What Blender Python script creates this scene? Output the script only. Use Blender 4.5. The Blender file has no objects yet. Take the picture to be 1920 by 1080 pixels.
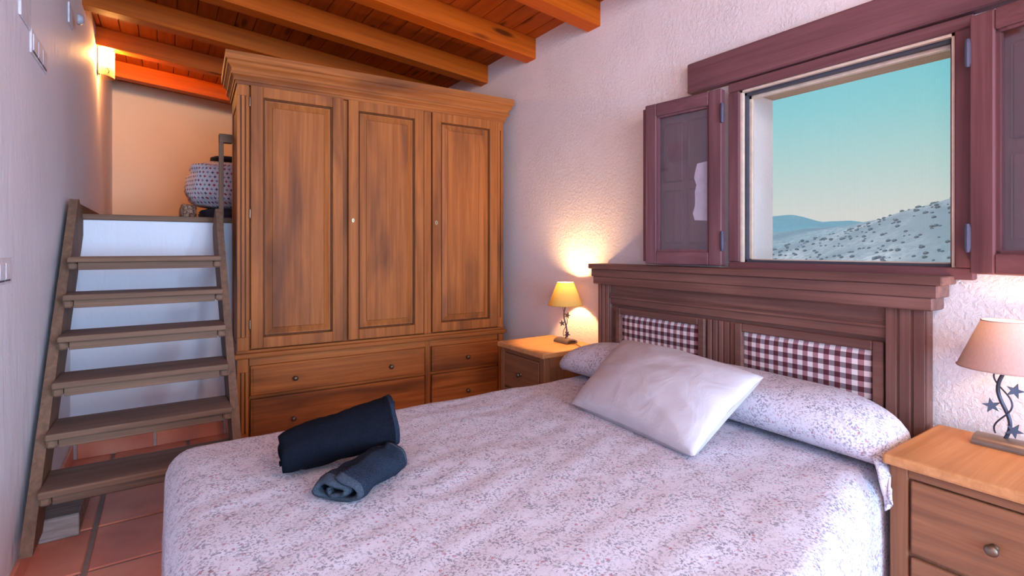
import bpy, bmesh, math, random
from mathutils import Vector, Matrix, noise
random.seed(7)
D = bpy.data
S = bpy.context.scene
COL = S.collection
PI = math.pi

# ------------------------------------------------------------------ camera
cd = D.cameras.new('camera')
cd.sensor_width = 36.0
cd.lens = 968.69 / 1920 * 36
cd.shift_x = -7.8 / 1920
cd.shift_y = -75.45 / 1920
cd.clip_start = 0.02
cd.clip_end = 5000
cam = D.objects.new('camera', cd)
cam.location = (0, 0, 1.17)
cam.rotation_euler = (PI / 2, 0, math.radians(-34.23))
COL.objects.link(cam)
S.camera = cam

# ------------------------------------------------------------------ view
S.view_settings.view_transform = 'Standard'
S.view_settings.look = 'None'
S.view_settings.gamma = 1
S.view_settings.use_curve_mapping = False
S.view_settings.exposure = 0.2
S.cycles.use_denoising = True
S.cycles.max_bounces = 10
S.cycles.diffuse_bounces = 6
S.cycles.sample_clamp_indirect = 6.0
S.cycles.caustics_reflective = False
S.cycles.caustics_refractive = False

# ------------------------------------------------------------------ world (pale horizon to teal sky)
W = D.worlds.new('sky')
S.world = W
W.use_nodes = True
nt = W.node_tree
nt.nodes.clear()
wo = nt.nodes.new('ShaderNodeOutputWorld')
bg = nt.nodes.new('ShaderNodeBackground')
tc = nt.nodes.new('ShaderNodeTexCoord')
sx = nt.nodes.new('ShaderNodeSeparateXYZ')
rp = nt.nodes.new('ShaderNodeValToRGB')
nt.links.new(tc.outputs['Generated'], sx.inputs[0])
nt.links.new(sx.outputs['Z'], rp.inputs[0])
nt.links.new(rp.outputs[0], bg.inputs[0])
nt.links.new(bg.outputs[0], wo.inputs[0])
e = rp.color_ramp.elements
e[0].position = 0.0
e[0].color = (0.72, 0.70, 0.65, 1)
e[1].position = 0.055
e[1].color = (0.68, 0.70, 0.65, 1)
for pos, c in ((0.135, (0.46, 0.68, 0.65)), (0.22, (0.26, 0.65, 0.68)), (0.30, (0.16, 0.61, 0.69)), (0.6, (0.20, 0.55, 0.70)), (1.0, (0.30, 0.55, 0.74))):
    n = e.new(pos)
    n.color = (*c, 1)
bg.inputs[1].default_value = 0.87

# ------------------------------------------------------------------ sun from behind the house, on the hills
sl = D.lights.new('sun', 'SUN')
sl.energy = 2.25
sl.color = (1.0, 0.92, 0.86)
sl.angle = math.radians(0.53)
so_ = D.objects.new('sun', sl)
so_.rotation_euler = Vector((0.72, -0.22, -0.66)).to_track_quat('-Z', 'Y').to_euler()
so_.location = (-3, 2, 6)
COL.objects.link(so_)

# ------------------------------------------------------------------ added bluish fill light, set in a made-up opening behind the camera
al = D.lights.new('rear_fill', 'AREA')
al.shape = 'RECTANGLE'
al.size = 2.2
al.size_y = 1.9
al.energy = 420
al.color = (0.38, 0.64, 1.0)
ao = D.objects.new('rear_fill', al)
ao.location = (0.85, -5.1, 1.0)
ao.rotation_euler = (PI / 2, 0, 0)
COL.objects.link(ao)
# bluish fill added from the right, behind the camera, in an invented opening
al2 = D.lights.new('side_fill', 'AREA')
al2.shape = 'RECTANGLE'
al2.size = 1.3
al2.size_y = 1.25
al2.energy = 250
al2.color = (0.42, 0.68, 1.0)
ao2 = D.objects.new('side_fill', al2)
ao2.location = (2.20, -2.65, 1.50)
ao2.rotation_euler = (PI / 2, 0, PI / 2)
COL.objects.link(ao2)
# overhead fill light added under the beams; the ceiling has no opening there
al3 = D.lights.new('overhead_fill', 'AREA')
al3.shape = 'RECTANGLE'
al3.size = 1.8
al3.size_y = 1.5
al3.energy = 85
al3.color = (0.52, 0.73, 1.0)
ao3 = D.objects.new('overhead_fill', al3)
ao3.location = (0.75, -2.6, 2.40)
ao3.rotation_euler = (math.radians(36), 0, 0)
COL.objects.link(ao3)
# warm fill light added high up behind the camera, without a lamp body
pc = D.lights.new('warm_fill', 'POINT')
pc.energy = 48
pc.color = (1.0, 0.60, 0.34)
pc.shadow_soft_size = 0.12
pco = D.objects.new('warm_fill', pc)
pco.location = (0.75, -0.70, 2.25)
COL.objects.link(pco)

# ------------------------------------------------------------------ materials
M = {}


def newmat(name):
    m = D.materials.new(name)
    m.use_nodes = True
    t = m.node_tree
    t.nodes.clear()
    out = t.nodes.new('ShaderNodeOutputMaterial')
    b = t.nodes.new('ShaderNodeBsdfPrincipled')
    t.links.new(b.outputs[0], out.inputs[0])
    M[name] = m
    return m, t, b, out


def coords(t, scale=(1, 1, 1), rand=False):
    tc = t.nodes.new('ShaderNodeTexCoord')
    mp = t.nodes.new('ShaderNodeMapping')
    mp.inputs['Scale'].default_value = scale
    t.links.new(tc.outputs['Object'], mp.inputs[0])
    if rand:
        oi = t.nodes.new('ShaderNodeObjectInfo')
        ml = t.nodes.new('ShaderNodeMath')
        ml.operation = 'MULTIPLY'
        ml.inputs[1].default_value = 37.0
        t.links.new(oi.outputs['Random'], ml.inputs[0])
        t.links.new(ml.outputs[0], mp.inputs['Location'])
    return mp.outputs[0]


def noise_n(t, vec, scale, detail=4, rough=0.55, dist=0.0):
    n = t.nodes.new('ShaderNodeTexNoise')
    n.inputs['Scale'].default_value = scale
    n.inputs['Detail'].default_value = detail
    n.inputs['Roughness'].default_value = rough
    n.inputs['Distortion'].default_value = dist
    t.links.new(vec, n.inputs['Vector'])
    return n.outputs[0]


def ramp(t, fac, stops, interp='LINEAR'):
    r = t.nodes.new('ShaderNodeValToRGB')
    r.color_ramp.interpolation = interp
    el = r.color_ramp.elements
    el[0].position, el[0].color = stops[0][0], (*stops[0][1], 1)
    el[1].position, el[1].color = stops[1][0], (*stops[1][1], 1)
    for p, c in stops[2:]:
        x = el.new(p)
        x.color = (*c, 1)
    t.links.new(fac, r.inputs[0])
    return r.outputs[0]


def mixc(t, fac, a, b, mode='MIX'):
    m = t.nodes.new('ShaderNodeMix')
    m.data_type = 'RGBA'
    m.blend_type = mode
    for i, v in ((0, fac), (6, a), (7, b)):
        if isinstance(v, (int, float)):
            m.inputs[i].default_value = v
        elif isinstance(v, tuple):
            m.inputs[i].default_value = (*v, 1)
        else:
            t.links.new(v, m.inputs[i])
    return m.outputs[2]


def bump(t, b, h, strength=0.3, dist=0.01):
    n = t.nodes.new('ShaderNodeBump')
    n.inputs['Strength'].default_value = strength
    n.inputs['Distance'].default_value = dist
    t.links.new(h, n.inputs['Height'])
    t.links.new(n.outputs[0], b.inputs['Normal'])


def math_n(t, op, a, b=None):
    m = t.nodes.new('ShaderNodeMath')
    m.operation = op
    for i, v in ((0, a), (1, b)):
        if v is None:
            continue
        if isinstance(v, (int, float)):
            m.inputs[i].default_value = v
        else:
            t.links.new(v, m.inputs[i])
    return m.outputs[0]


def wood(name, dark, light, axis='z', rough=0.45, fine=38, stretch=1.6, blotch=0.5, knots=0.0, blotch_c=None, rand=True):
    m, t, b, o = newmat(name)
    sc = {'x': (stretch, fine, fine), 'y': (fine, stretch, fine), 'z': (fine, fine, stretch)}[axis]
    v = coords(t, sc, rand)
    f = noise_n(t, v, 1.0, 5, 0.65, 0.6)
    c = ramp(t, f, [(0.28, dark), (0.72, light)])
    sc2 = {'x': (1.2, 6, 6), 'y': (6, 1.2, 6), 'z': (6, 6, 1.2)}[axis]
    v2 = coords(t, sc2, rand)
    f2 = noise_n(t, v2, 1.0, 3, 0.5, 0.3)
    bc = blotch_c or tuple(x * 0.45 for x in dark)
    mk = ramp(t, f2, [(0.48, (0, 0, 0)), (0.72, (blotch,) * 3)])
    c = mixc(t, mk, c, bc)
    if knots:
        sk = {'x': (1.6, 7, 7), 'y': (7, 1.6, 7), 'z': (7, 7, 1.6)}[axis]
        vk = coords(t, sk, rand)
        vo = t.nodes.new('ShaderNodeTexVoronoi')
        vo.inputs['Scale'].default_value = 1.2
        t.links.new(vk, vo.inputs['Vector'])
        kk = ramp(t, vo.outputs['Distance'], [(0.10, (knots,) * 3), (0.20, (0, 0, 0))])
        c = mixc(t, kk, c, tuple(x * 0.25 for x in dark))
    t.links.new(c, b.inputs['Base Color'])
    b.inputs['Roughness'].default_value = rough + 0.12
    b.inputs['Specular IOR Level'].default_value = 0.14
    bump(t, b, f, 0.12, 0.004)
    return m


for ax in 'xyz':
    wood('wardrobe_' + ax, (0.24, 0.066, 0.014), (0.46, 0.145, 0.034), ax, 0.42, 42, 1.3, 0.85, blotch_c=(0.10, 0.034, 0.016))
    wood('wardrobe_dark_' + ax, (0.085, 0.028, 0.010), (0.16, 0.052, 0.016), ax, 0.42, 42, 1.3, 0.4)
    wood('beam_' + ax, (0.36, 0.056, 0.003), (0.58, 0.112, 0.005), ax, 0.38, 26, 0.9, 0.45, knots=0.9, blotch_c=(0.3, 0.075, 0.012))
    wood('headboard_' + ax, (0.125, 0.056, 0.044), (0.25, 0.120, 0.092), ax, 0.4, 40, 1.4, 0.55, blotch_c=(0.07, 0.034, 0.034))
    wood('stair_' + ax, (0.13, 0.07, 0.045), (0.26, 0.145, 0.088), ax, 0.55, 44, 1.5, 0.5, blotch_c=(0.10, 0.062, 0.048))
    wood('window_' + ax, (0.12, 0.048, 0.052), (0.205, 0.09, 0.095), ax, 0.42, 34, 1.3, 0.6, blotch_c=(0.065, 0.028, 0.034))
    wood('night_' + ax, (0.15, 0.066, 0.036), (0.29, 0.13, 0.062), ax, 0.42, 40, 1.4, 0.5, blotch_c=(0.10, 0.046, 0.03))
wood('night_top', (0.42, 0.19, 0.07), (0.60, 0.30, 0.125), 'x', 0.4, 40, 1.2, 0.3)
wood('tread_top', (0.135, 0.085, 0.062), (0.225, 0.15, 0.115), 'x', 0.5, 46, 1.4, 0.5)
wood('grey_wood', (0.22, 0.165, 0.14), (0.46, 0.37, 0.32), 'x', 0.8, 60, 6, 0.3, rand=False)
wood('plank', (0.26, 0.045, 0.004), (0.44, 0.09, 0.008), 'y', 0.42, 24, 1.2, 0.4, knots=0.8)
wood('outer_lintel', (0.34, 0.19, 0.08), (0.5, 0.30, 0.14), 'y', 0.6)


def plain(name, col, rough=0.5, metal=0.0, spec=None):
    m, t, b, o = newmat(name)
    v = coords(t)
    f = noise_n(t, v, 30, 3)
    c = ramp(t, f, [(0.3, tuple(x * 0.88 for x in col)), (0.7, tuple(min(1, x * 1.1) for x in col))])
    t.links.new(c, b.inputs['Base Color'])
    b.inputs['Roughness'].default_value = rough
    b.inputs['Metallic'].default_value = metal
    return m


def plaster(name, col, kind):
    m, t, b, o = newmat(name)
    v = coords(t)
    big = noise_n(t, v, 1.3, 3)
    c = ramp(t, big, [(0.3, tuple(x * 0.94 for x in col)), (0.7, col)])
    t.links.new(c, b.inputs['Base Color'])
    b.inputs['Roughness'].default_value = 0.9 if kind != 'smooth' else 0.62
    if kind == 'rough':
        f = noise_n(t, v, 60, 6, 0.62, 0.5)
        r = ramp(t, f, [(0.42, (0, 0, 0)), (0.75, (1, 1, 1))])
        k = noise_n(t, v, 5, 3)
        k2 = ramp(t, k, [(0.35, (0.25,) * 3), (0.65, (1,) * 3)])
        h = mixc(t, 1.0, r, k2, 'MULTIPLY')
        bump(t, b, h, 0.5, 0.008)
    else:
        v2 = coords(t, (9, 9, 3.2))
        f = noise_n(t, v2, 2.2, 5, 0.6, 0.4)
        bump(t, b, f, 0.35, 0.012)
    return m


plaster('plaster_right', (0.83, 0.745, 0.715), 'rough')
plaster('plaster_left', (0.84, 0.83, 0.86), 'smooth')
plaster('plaster_stair', (0.80, 0.78, 0.81), 'smooth')
plaster('plaster_loft', (0.80, 0.62, 0.42), 'flat')
plaster('plaster_reveal', (0.80, 0.80, 0.82), 'rough')
plain('grout', (0.34, 0.27, 0.24), 0.9)
plain('grout_pale', (0.62, 0.58, 0.55), 0.9)
m, t, b, o = newmat('terracotta')
v = coords(t, rand=True)
f = noise_n(t, v, 3.5, 4)
f2 = noise_n(t, v, 40, 3)
c = ramp(t, f, [(0.3, (0.66, 0.21, 0.13)), (0.5, (0.80, 0.29, 0.18)), (0.72, (0.88, 0.37, 0.23))])
t.links.new(c, b.inputs['Base Color'])
b.inputs['Roughness'].default_value = 0.42
bump(t, b, f2, 0.08, 0.004)

# small floral print
def floral(name, base, leaf, flower, sc=1.0):
    m, t, b, o = newmat(name)
    v = coords(t)
    n1 = noise_n(t, v, 120 * sc, 2, 0.5, 0.5)
    leafm = ramp(t, n1, [(0.50, (0, 0, 0)), (0.58, (0.85,) * 3)])
    big = noise_n(t, v, 17 * sc, 2)
    den = ramp(t, big, [(0.34, (0.12,) * 3), (0.58, (1,) * 3)])
    lm = mixc(t, 1.0, leafm, den, 'MULTIPLY')
    c = mixc(t, lm, base, leaf)
    v2 = t.nodes.new('ShaderNodeTexVoronoi')
    v2.inputs['Scale'].default_value = 52 * sc
    t.links.new(v, v2.inputs['Vector'])
    dot = ramp(t, v2.outputs['Distance'], [(0.20, (1, 1, 1)), (0.30, (0, 0, 0))])
    sep = t.nodes.new('ShaderNodeSeparateColor')
    t.links.new(v2.outputs['Color'], sep.inputs[0])
    pick = ramp(t, sep.outputs[0], [(0.78, (0, 0, 0)), (0.82, (0.7,) * 3)])
    fm = mixc(t, 1.0, dot, pick, 'MULTIPLY')
    c = mixc(t, fm, c, flower)
    n3 = noise_n(t, v, 150 * sc, 1)
    dk = ramp(t, n3, [(0.68, (0, 0, 0)), (0.72, (0.9,) * 3)])
    c = mixc(t, dk, c, (0.07, 0.05, 0.08))
    t.links.new(c, b.inputs['Base Color'])
    b.inputs['Roughness'].default_value = 0.9
    w = noise_n(t, v, 14, 4, 0.6, 0.8)
    bump(t, b, w, 0.25, 0.01)
    return m


floral('floral', (0.62, 0.615, 0.69), (0.21, 0.21, 0.26), (0.40, 0.13, 0.19), 1.25)

# white cotton
m, t, b, o = newmat('cotton')
v = coords(t)
f = noise_n(t, v, 9, 4, 0.6, 1.2)
c = ramp(t, f, [(0.3, (0.47, 0.44, 0.47)), (0.7, (0.53, 0.50, 0.53))])
t.links.new(c, b.inputs['Base Color'])
b.inputs['Roughness'].default_value = 0.85
bump(t, b, f, 0.25, 0.02)

# towelling
def towelling(name, a, bcol):
    m, t, b, o = newmat(name)
    v = coords(t)
    f = noise_n(t, v, 260, 3, 0.7)
    c = ramp(t, f, [(0.3, a), (0.72, bcol)])
    t.links.new(c, b.inputs['Base Color'])
    b.inputs['Roughness'].default_value = 1.0
    b.inputs['Specular IOR Level'].default_value = 0.05
    bump(t, b, f, 0.8, 0.006)


towelling('towel_dark', (0.004, 0.005, 0.009), (0.011, 0.013, 0.020))
towelling('towel_blue', (0.010, 0.015, 0.027), (0.032, 0.043, 0.064))
towelling('towel_hem', (0.03, 0.042, 0.06), (0.075, 0.092, 0.115))

# gingham check (period in metres along y and z)
m, t, b, o = newmat('gingham')
tcn = t.nodes.new('ShaderNodeTexCoord')
sp = t.nodes.new('ShaderNodeSeparateXYZ')
t.links.new(tcn.outputs['Object'], sp.inputs[0])
per = 0.0385


def stripe(sock, off):
    q = math_n(t, 'ADD', math_n(t, 'MULTIPLY', sock, 1 / per), off)
    return math_n(t, 'GREATER_THAN', math_n(t, 'FRACT', q), 0.5)


sy_, sz_ = stripe(sp.outputs['Y'], 50.18), stripe(sp.outputs['Z'], 50.45)
c1 = mixc(t, sy_, (0.74, 0.66, 0.64), (0.36, 0.17, 0.19))
c2 = mixc(t, sy_, (0.22, 0.17, 0.19), (0.085, 0.014, 0.022))
c = mixc(t, sz_, c1, c2)
t.links.new(c, b.inputs['Base Color'])
b.inputs['Roughness'].default_value = 0.9
wv = noise_n(t, coords(t), 400, 2)
bump(t, b, wv, 0.3, 0.002)

# star print for the folded duvet in the loft
m, t, b, o = newmat('star_print')
v = coords(t, (33, 33, 33))
sp = t.nodes.new('ShaderNodeSeparateXYZ')
t.links.new(v, sp.inputs[0])
row = math_n(t, 'FLOOR', sp.outputs['Z'])
half = math_n(t, 'MULTIPLY', math_n(t, 'FLOORED_MODULO', row, 2.0), 0.5)
xx = math_n(t, 'ADD', math_n(t, 'ADD', sp.outputs['X'], math_n(t, 'MULTIPLY', sp.outputs['Y'], -0.9)), half)
fx = math_n(t, 'ABSOLUTE', math_n(t, 'SUBTRACT', math_n(t, 'FRACT', xx), 0.5))
fz = math_n(t, 'ABSOLUTE', math_n(t, 'SUBTRACT', math_n(t, 'FRACT', sp.outputs['Z']), 0.5))
star = math_n(t, 'LESS_THAN', math_n(t, 'ADD', math_n(t, 'POWER', fx, 0.75), math_n(t, 'POWER', fz, 0.75)), 0.50)
k = math_n(t, 'FLOORED_MODULO', math_n(t, 'ADD', row, math_n(t, 'FLOOR', xx)), 3.0)
kc = ramp(t, math_n(t, 'DIVIDE', k, 3.0), [(0.0, (0.10, 0.10, 0.16)), (0.25, (0.45, 0.05, 0.08)), (0.55, (0.26, 0.27, 0.34))], 'CONSTANT')
c = mixc(t, star, (0.74, 0.68, 0.68), kc)
t.links.new(c, b.inputs['Base Color'])
b.inputs['Roughness'].default_value = 0.9

# brown print
m, t, b, o = newmat('brown_print')
v = coords(t)
f = noise_n(t, v, 45, 3, 0.6, 1.5)
c = ramp(t, f, [(0.4, (0.10, 0.05, 0.04)), (0.5, (0.35, 0.18, 0.10)), (0.62, (0.5, 0.33, 0.22))])
t.links.new(c, b.inputs['Base Color'])
b.inputs['Roughness'].default_value = 0.9

plain('dark_cloth', (0.035, 0.032, 0.05), 0.9)
plain('bronze', (0.16, 0.11, 0.075), 0.42, 0.8)
plain('iron', (0.055, 0.06, 0.085), 0.45, 0.6)
plain('lamp_base', (0.20, 0.16, 0.13), 0.4, 0.5)
plain('black_cord', (0.02, 0.02, 0.02), 0.5)
plain('brass', (0.55, 0.42, 0.24), 0.35, 0.9)
plain('switch_white', (0.70, 0.67, 0.69), 0.6)
plain('switch_grey', (0.42, 0.40, 0.42), 0.4)
plain('slot_dark', (0.04, 0.035, 0.045), 0.5)
plain('cream_strip', (0.66, 0.52, 0.40), 0.5)
plain('steel', (0.07, 0.07, 0.11), 0.6, 0.3)
plain('keyhole_dark', (0.015, 0.01, 0.008), 0.6)
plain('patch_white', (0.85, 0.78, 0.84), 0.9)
plain('charcoal_seal', (0.05, 0.05, 0.07), 0.6)
plain('mattress_cloth', (0.7, 0.68, 0.68), 0.9)

# glass of the casements
m, t, b, o = newmat('glass')
b.inputs['Base Color'].default_value = (0.9, 0.92, 0.95, 1)
b.inputs['Roughness'].default_value = 0.03
tr = t.nodes.new('ShaderNodeBsdfTransparent')
tr.inputs[0].default_value = (0.92, 0.92, 0.95, 1)
gl = t.nodes.new('ShaderNodeBsdfGlossy')
gl.inputs['Roughness'].default_value = 0.04
ms = t.nodes.new('ShaderNodeMixShader')
ms.inputs[0].default_value = 0.13
t.links.new(tr.outputs[0], ms.inputs[1])
t.links.new(gl.outputs[0], ms.inputs[2])
t.links.new(ms.outputs[0], o.inputs[0])

# insect screen
m, t, b, o = newmat('screen')
v = coords(t, (1, 240, 240))
sp = t.nodes.new('ShaderNodeSeparateXYZ')
t.links.new(v, sp.inputs[0])
w1 = math_n(t, 'LESS_THAN', math_n(t, 'FRACT', sp.outputs['Y']), 0.045)
w2 = math_n(t, 'LESS_THAN', math_n(t, 'FRACT', sp.outputs['Z']), 0.045)
wire = math_n(t, 'MAXIMUM', w1, w2)
tr = t.nodes.new('ShaderNodeBsdfTransparent')
df = t.nodes.new('ShaderNodeBsdfDiffuse')
df.inputs[0].default_value = (0.42, 0.46, 0.50, 1)
ms = t.nodes.new('ShaderNodeMixShader')
t.links.new(wire, ms.inputs[0])
t.links.new(tr.outputs[0], ms.inputs[1])
t.links.new(df.outputs[0], ms.inputs[2])
t.links.new(ms.outputs[0], o.inputs[0])


def shade_mat(name, col, trans=0.55):
    m, t, b, o = newmat(name)
    v = coords(t, (300, 300, 40))
    f = noise_n(t, v, 1, 2)
    c = ramp(t, f, [(0.3, tuple(x * 0.9 for x in col)), (0.7, col)])
    df = t.nodes.new('ShaderNodeBsdfDiffuse')
    tl = t.nodes.new('ShaderNodeBsdfTranslucent')
    t.links.new(c, df.inputs[0])
    t.links.new(c, tl.inputs[0])
    ms = t.nodes.new('ShaderNodeMixShader')
    ms.inputs[0].default_value = trans
    t.links.new(df.outputs[0], ms.inputs[1])
    t.links.new(tl.outputs[0], ms.inputs[2])
    t.links.new(ms.outputs[0], o.inputs[0])


shade_mat('shade_yellow', (0.62, 0.36, 0.09), 0.028)
shade_mat('shade_taupe', (0.50, 0.33, 0.28), 0.06)
m, t, b, o = newmat('sconce_glass')
tl = t.nodes.new('ShaderNodeBsdfTranslucent')
tl.inputs[0].default_value = (0.9, 0.70, 0.40, 1)
tr = t.nodes.new('ShaderNodeBsdfTransparent')
tr.inputs[0].default_value = (1.0, 0.92, 0.78, 1)
nv_ = noise_n(t, coords(t), 12, 2)
ms = t.nodes.new('ShaderNodeMixShader')
t.links.new(math_n(t, 'ADD', math_n(t, 'MULTIPLY', nv_, 0.1), 0.60), ms.inputs[0])
t.links.new(tl.outputs[0], ms.inputs[1])
t.links.new(tr.outputs[0], ms.inputs[2])
t.links.new(ms.outputs[0], o.inputs[0])


def emit(name, col, s):
    m, t, b, o = newmat(name)
    em = t.nodes.new('ShaderNodeEmission')
    em.inputs[0].default_value = (*col, 1)
    em.inputs[1].default_value = s
    t.links.new(em.outputs[0], o.inputs[0])


emit('bulb', (1.0, 0.72, 0.38), 14)

# hills; distance haze is mixed into the base colours
def hill(name, soil, bush, sc):
    m, t, b, o = newmat(name)
    v = coords(t)
    f = noise_n(t, v, 0.03 * sc, 5, 0.6)
    c = ramp(t, f, [(0.40, bush), (0.66, soil)])
    f2 = noise_n(t, v, 0.55 * sc, 3, 0.7)
    k = ramp(t, f2, [(0.44, (0, 0, 0)), (0.60, (0.8,) * 3)])
    c = mixc(t, k, c, bush)
    t.links.new(c, b.inputs['Base Color'])
    b.inputs['Roughness'].default_value = 1.0
    b.inputs['Specular IOR Level'].default_value = 0.0


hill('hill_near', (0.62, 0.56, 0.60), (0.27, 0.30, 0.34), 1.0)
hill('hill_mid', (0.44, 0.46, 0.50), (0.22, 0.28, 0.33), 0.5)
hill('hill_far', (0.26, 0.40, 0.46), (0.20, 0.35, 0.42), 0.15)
plain('shrub', (0.12, 0.15, 0.18), 1.0)

# ------------------------------------------------------------------ mesh helpers
def nb():
    return bmesh.new()


def bx(bm, x0, x1, y0, y1, z0, z1, bev=0.0, seg=1):
    r = bmesh.ops.create_cube(bm, size=1.0)
    vs = r['verts']
    for v in vs:
        v.co = Vector(((x0 + x1) / 2 + v.co.x * (x1 - x0), (y0 + y1) / 2 + v.co.y * (y1 - y0), (z0 + z1) / 2 + v.co.z * (z1 - z0)))
    if bev > 0:
        es = list({ed for v in vs for ed in v.link_edges})
        bmesh.ops.bevel(bm, geom=es, offset=bev, segments=seg, affect='EDGES', profile=0.5)
    return bm


def BX(*a, **k):
    return bx(nb(), *a, **k)


def obj(name, bm, mat, parent=None, smooth=False, loc=None):
    me = D.meshes.new(name)
    bmesh.ops.recalc_face_normals(bm, faces=bm.faces[:])
    bm.to_mesh(me)
    bm.free()
    mats = mat if isinstance(mat, (list, tuple)) else [mat]
    for x in mats:
        me.materials.append(M[x])
    if smooth:
        for p in me.polygons:
            p.use_smooth = True
    o = D.objects.new(name, me)
    COL.objects.link(o)
    if parent:
        o.parent = parent
    if loc:
        o.location = loc
    return o


def inst(name, src, parent, loc, rot=None):
    o = src.copy()
    o.name = name
    COL.objects.link(o)
    o.parent = parent
    o.location = loc
    if rot:
        o.rotation_euler = rot
    return o


def tag(o, label, cat, group=None):
    o['label'] = label
    o['category'] = cat
    if group:
        o['group'] = group
    return o


def thing(name, label, cat, loc=(0, 0, 0), rz=0.0, group=None):
    o = D.objects.new(name, None)
    o.empty_display_size = 0.1
    COL.objects.link(o)
    o.location = loc
    o.rotation_euler = (0, 0, rz)
    return tag(o, label, cat, group)


def struct(o):
    o['kind'] = 'structure'
    return o


def prism(bm, pts, axis, a, b):
    """extrude a polygon (list of 2d) along axis between a and b"""
    def co(p, w):
        if axis == 'x':
            return (w, p[0], p[1])
        if axis == 'y':
            return (p[0], w, p[1])
        return (p[0], p[1], w)
    A = [bm.verts.new(co(p, a)) for p in pts]
    B = [bm.verts.new(co(p, b)) for p in pts]
    bm.faces.new(A)
    bm.faces.new(list(reversed(B)))
    n = len(pts)
    for i in range(n):
        bm.faces.new((A[i], B[i], B[(i + 1) % n], A[(i + 1) % n]))
    return bm


def lathe(bm, prof, c=(0, 0, 0), n=24, axis='z'):
    rings = []
    for r, h in prof:
        ring = []
        for i in range(n):
            a = 2 * PI * i / n
            p = (r * math.cos(a), r * math.sin(a), h)
            if axis == 'y':
                p = (p[0], -h, p[1])
            elif axis == 'x':
                p = (-h, p[0], p[1])
            ring.append(bm.verts.new((c[0] + p[0], c[1] + p[1], c[2] + p[2])))
        rings.append(ring)
    for a, b_ in zip(rings, rings[1:]):
        for i in range(n):
            bm.faces.new((a[i], a[(i + 1) % n], b_[(i + 1) % n], b_[i]))
    if prof[0][0] > 1e-6:
        bm.faces.new(rings[0])
    if prof[-1][0] > 1e-6:
        bm.faces.new(list(reversed(rings[-1])))
    bmesh.ops.remove_doubles(bm, verts=bm.verts[:], dist=1e-6)
    return bm


def tube(bm, pts, rad, n=8):
    pts = [Vector(p) for p in pts]
    rings = []
    up = Vector((0.31, 0.87, 0.38)).normalized()
    for i, p in enumerate(pts):
        d = (pts[min(i + 1, len(pts) - 1)] - pts[max(i - 1, 0)]).normalized()
        s = d.cross(up).normalized()
        u = s.cross(d)
        r = rad[i] if isinstance(rad, (list, tuple)) else rad
        rings.append([bm.verts.new(p + r * (math.cos(2 * PI * k / n) * s + math.sin(2 * PI * k / n) * u)) for k in range(n)])
    for a, b_ in zip(rings, rings[1:]):
        for i in range(n):
            bm.faces.new((a[i], a[(i + 1) % n], b_[(i + 1) % n], b_[i]))
    bm.faces.new(rings[0])
    bm.faces.new(list(reversed(rings[-1])))
    return bm


def NZ(x, y, z, s=1.0):
    return noise.noise(Vector((x * s, y * s, z * s)))


# ------------------------------------------------------------------ setting
XL, XR = -0.43, 2.12          # left wall, window wall
YS, YB = 3.733, 6.5           # stair wall (front of the loft), back wall of the loft
YR = -5.0                     # rear wall, behind the camera
LOFT = 1.356
SL = 0.09


def zbeam(x):
    return 2.475 + SL * (XR - x)


# floor with tiles
floor = struct(obj('floor', BX(XL - 0.1, XR + 0.1, YR - 0.1, YS + 0.1, -0.1, -0.006), 'grout'))
TP, TX0, TY0 = 0.357, -0.241, 2.776
tsrc = None
for i in range(-1, 7):
    for j in range(-12, 3):
        x0, y0 = TX0 + i * TP + 0.009, TY0 + j * TP + 0.007
        x1, y1 = x0 + TP - 0.018, y0 + TP - 0.014
        cx0, cx1, cy0, cy1 = max(x0, XL), min(x1, XR), max(y0, YR), min(y1, YS)
        if cx1 - cx0 < 0.02 or cy1 - cy0 < 0.02:
            continue
        full = (cx1 - cx0 > TP - 0.02) and (cy1 - cy0 > TP - 0.02)
        lc = ((cx0 + cx1) / 2, (cy0 + cy1) / 2, random.uniform(-0.001, 0.0008))
        w, h = (cx1 - cx0) / 2, (cy1 - cy0) / 2
        if full and tsrc:
            inst('tile', tsrc, floor, lc)
        else:
            q = obj('tile', BX(-w, w, -h, h, -0.012, 0.0, bev=0.004), 'terracotta', floor, loc=lc)
            if full:
                tsrc = q

# walls
wl = struct(obj('wall_left', BX(XL - 0.15, XL, YR - 0.1, YB + 0.1, -0.1, 3.2), 'plaster_left'))
OY0, OY1, OZ0, OZ1 = 0.556, 1.350, 1.085, 1.885     # window hole
bm = nb()
bx(bm, XR, XR + 0.28, -2.00, YB + 0.1, -0.1, OZ0)
bx(bm, XR, XR + 0.28, -2.00, YB + 0.1, OZ1, 3.2)
bx(bm, XR, XR + 0.28, -3.30, -2.00, -0.1, 0.875)  # unseen opening, added to let the side fill in
bx(bm, XR, XR + 0.28, -3.30, -2.00, 2.125, 3.2)
bx(bm, XR, XR + 0.28, YR - 0.1, -3.30, -0.1, 3.2)
bx(bm, XR, XR + 0.28, -2.00, OY0, OZ0, OZ1)
bx(bm, XR, XR + 0.28, OY1, YB + 0.1, OZ0, OZ1)
bmesh.ops.remove_doubles(bm, verts=bm.verts[:], dist=1e-5)
wr = struct(obj('wall_right', bm, 'plaster_right'))
struct(obj('wall_stair', BX(XL - 0.05, XR + 0.05, YS, YS + 0.15, -0.1, LOFT - 0.028), 'plaster_stair'))
struct(obj('wall_back', BX(XL - 0.1, XR + 0.1, YB, YB + 0.15, 1.0, 3.2), 'plaster_loft'))
bm = nb()
bx(bm, XL - 0.1, -0.25, YR - 0.15, YR, -0.1, 3.2)
bx(bm, 1.95, XR + 0.1, YR - 0.15, YR, -0.1, 3.2)
bx(bm, -0.25, 1.95, YR - 0.15, YR, 2.3, 3.2)  # leaves the unseen gap made for the rear fill
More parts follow.
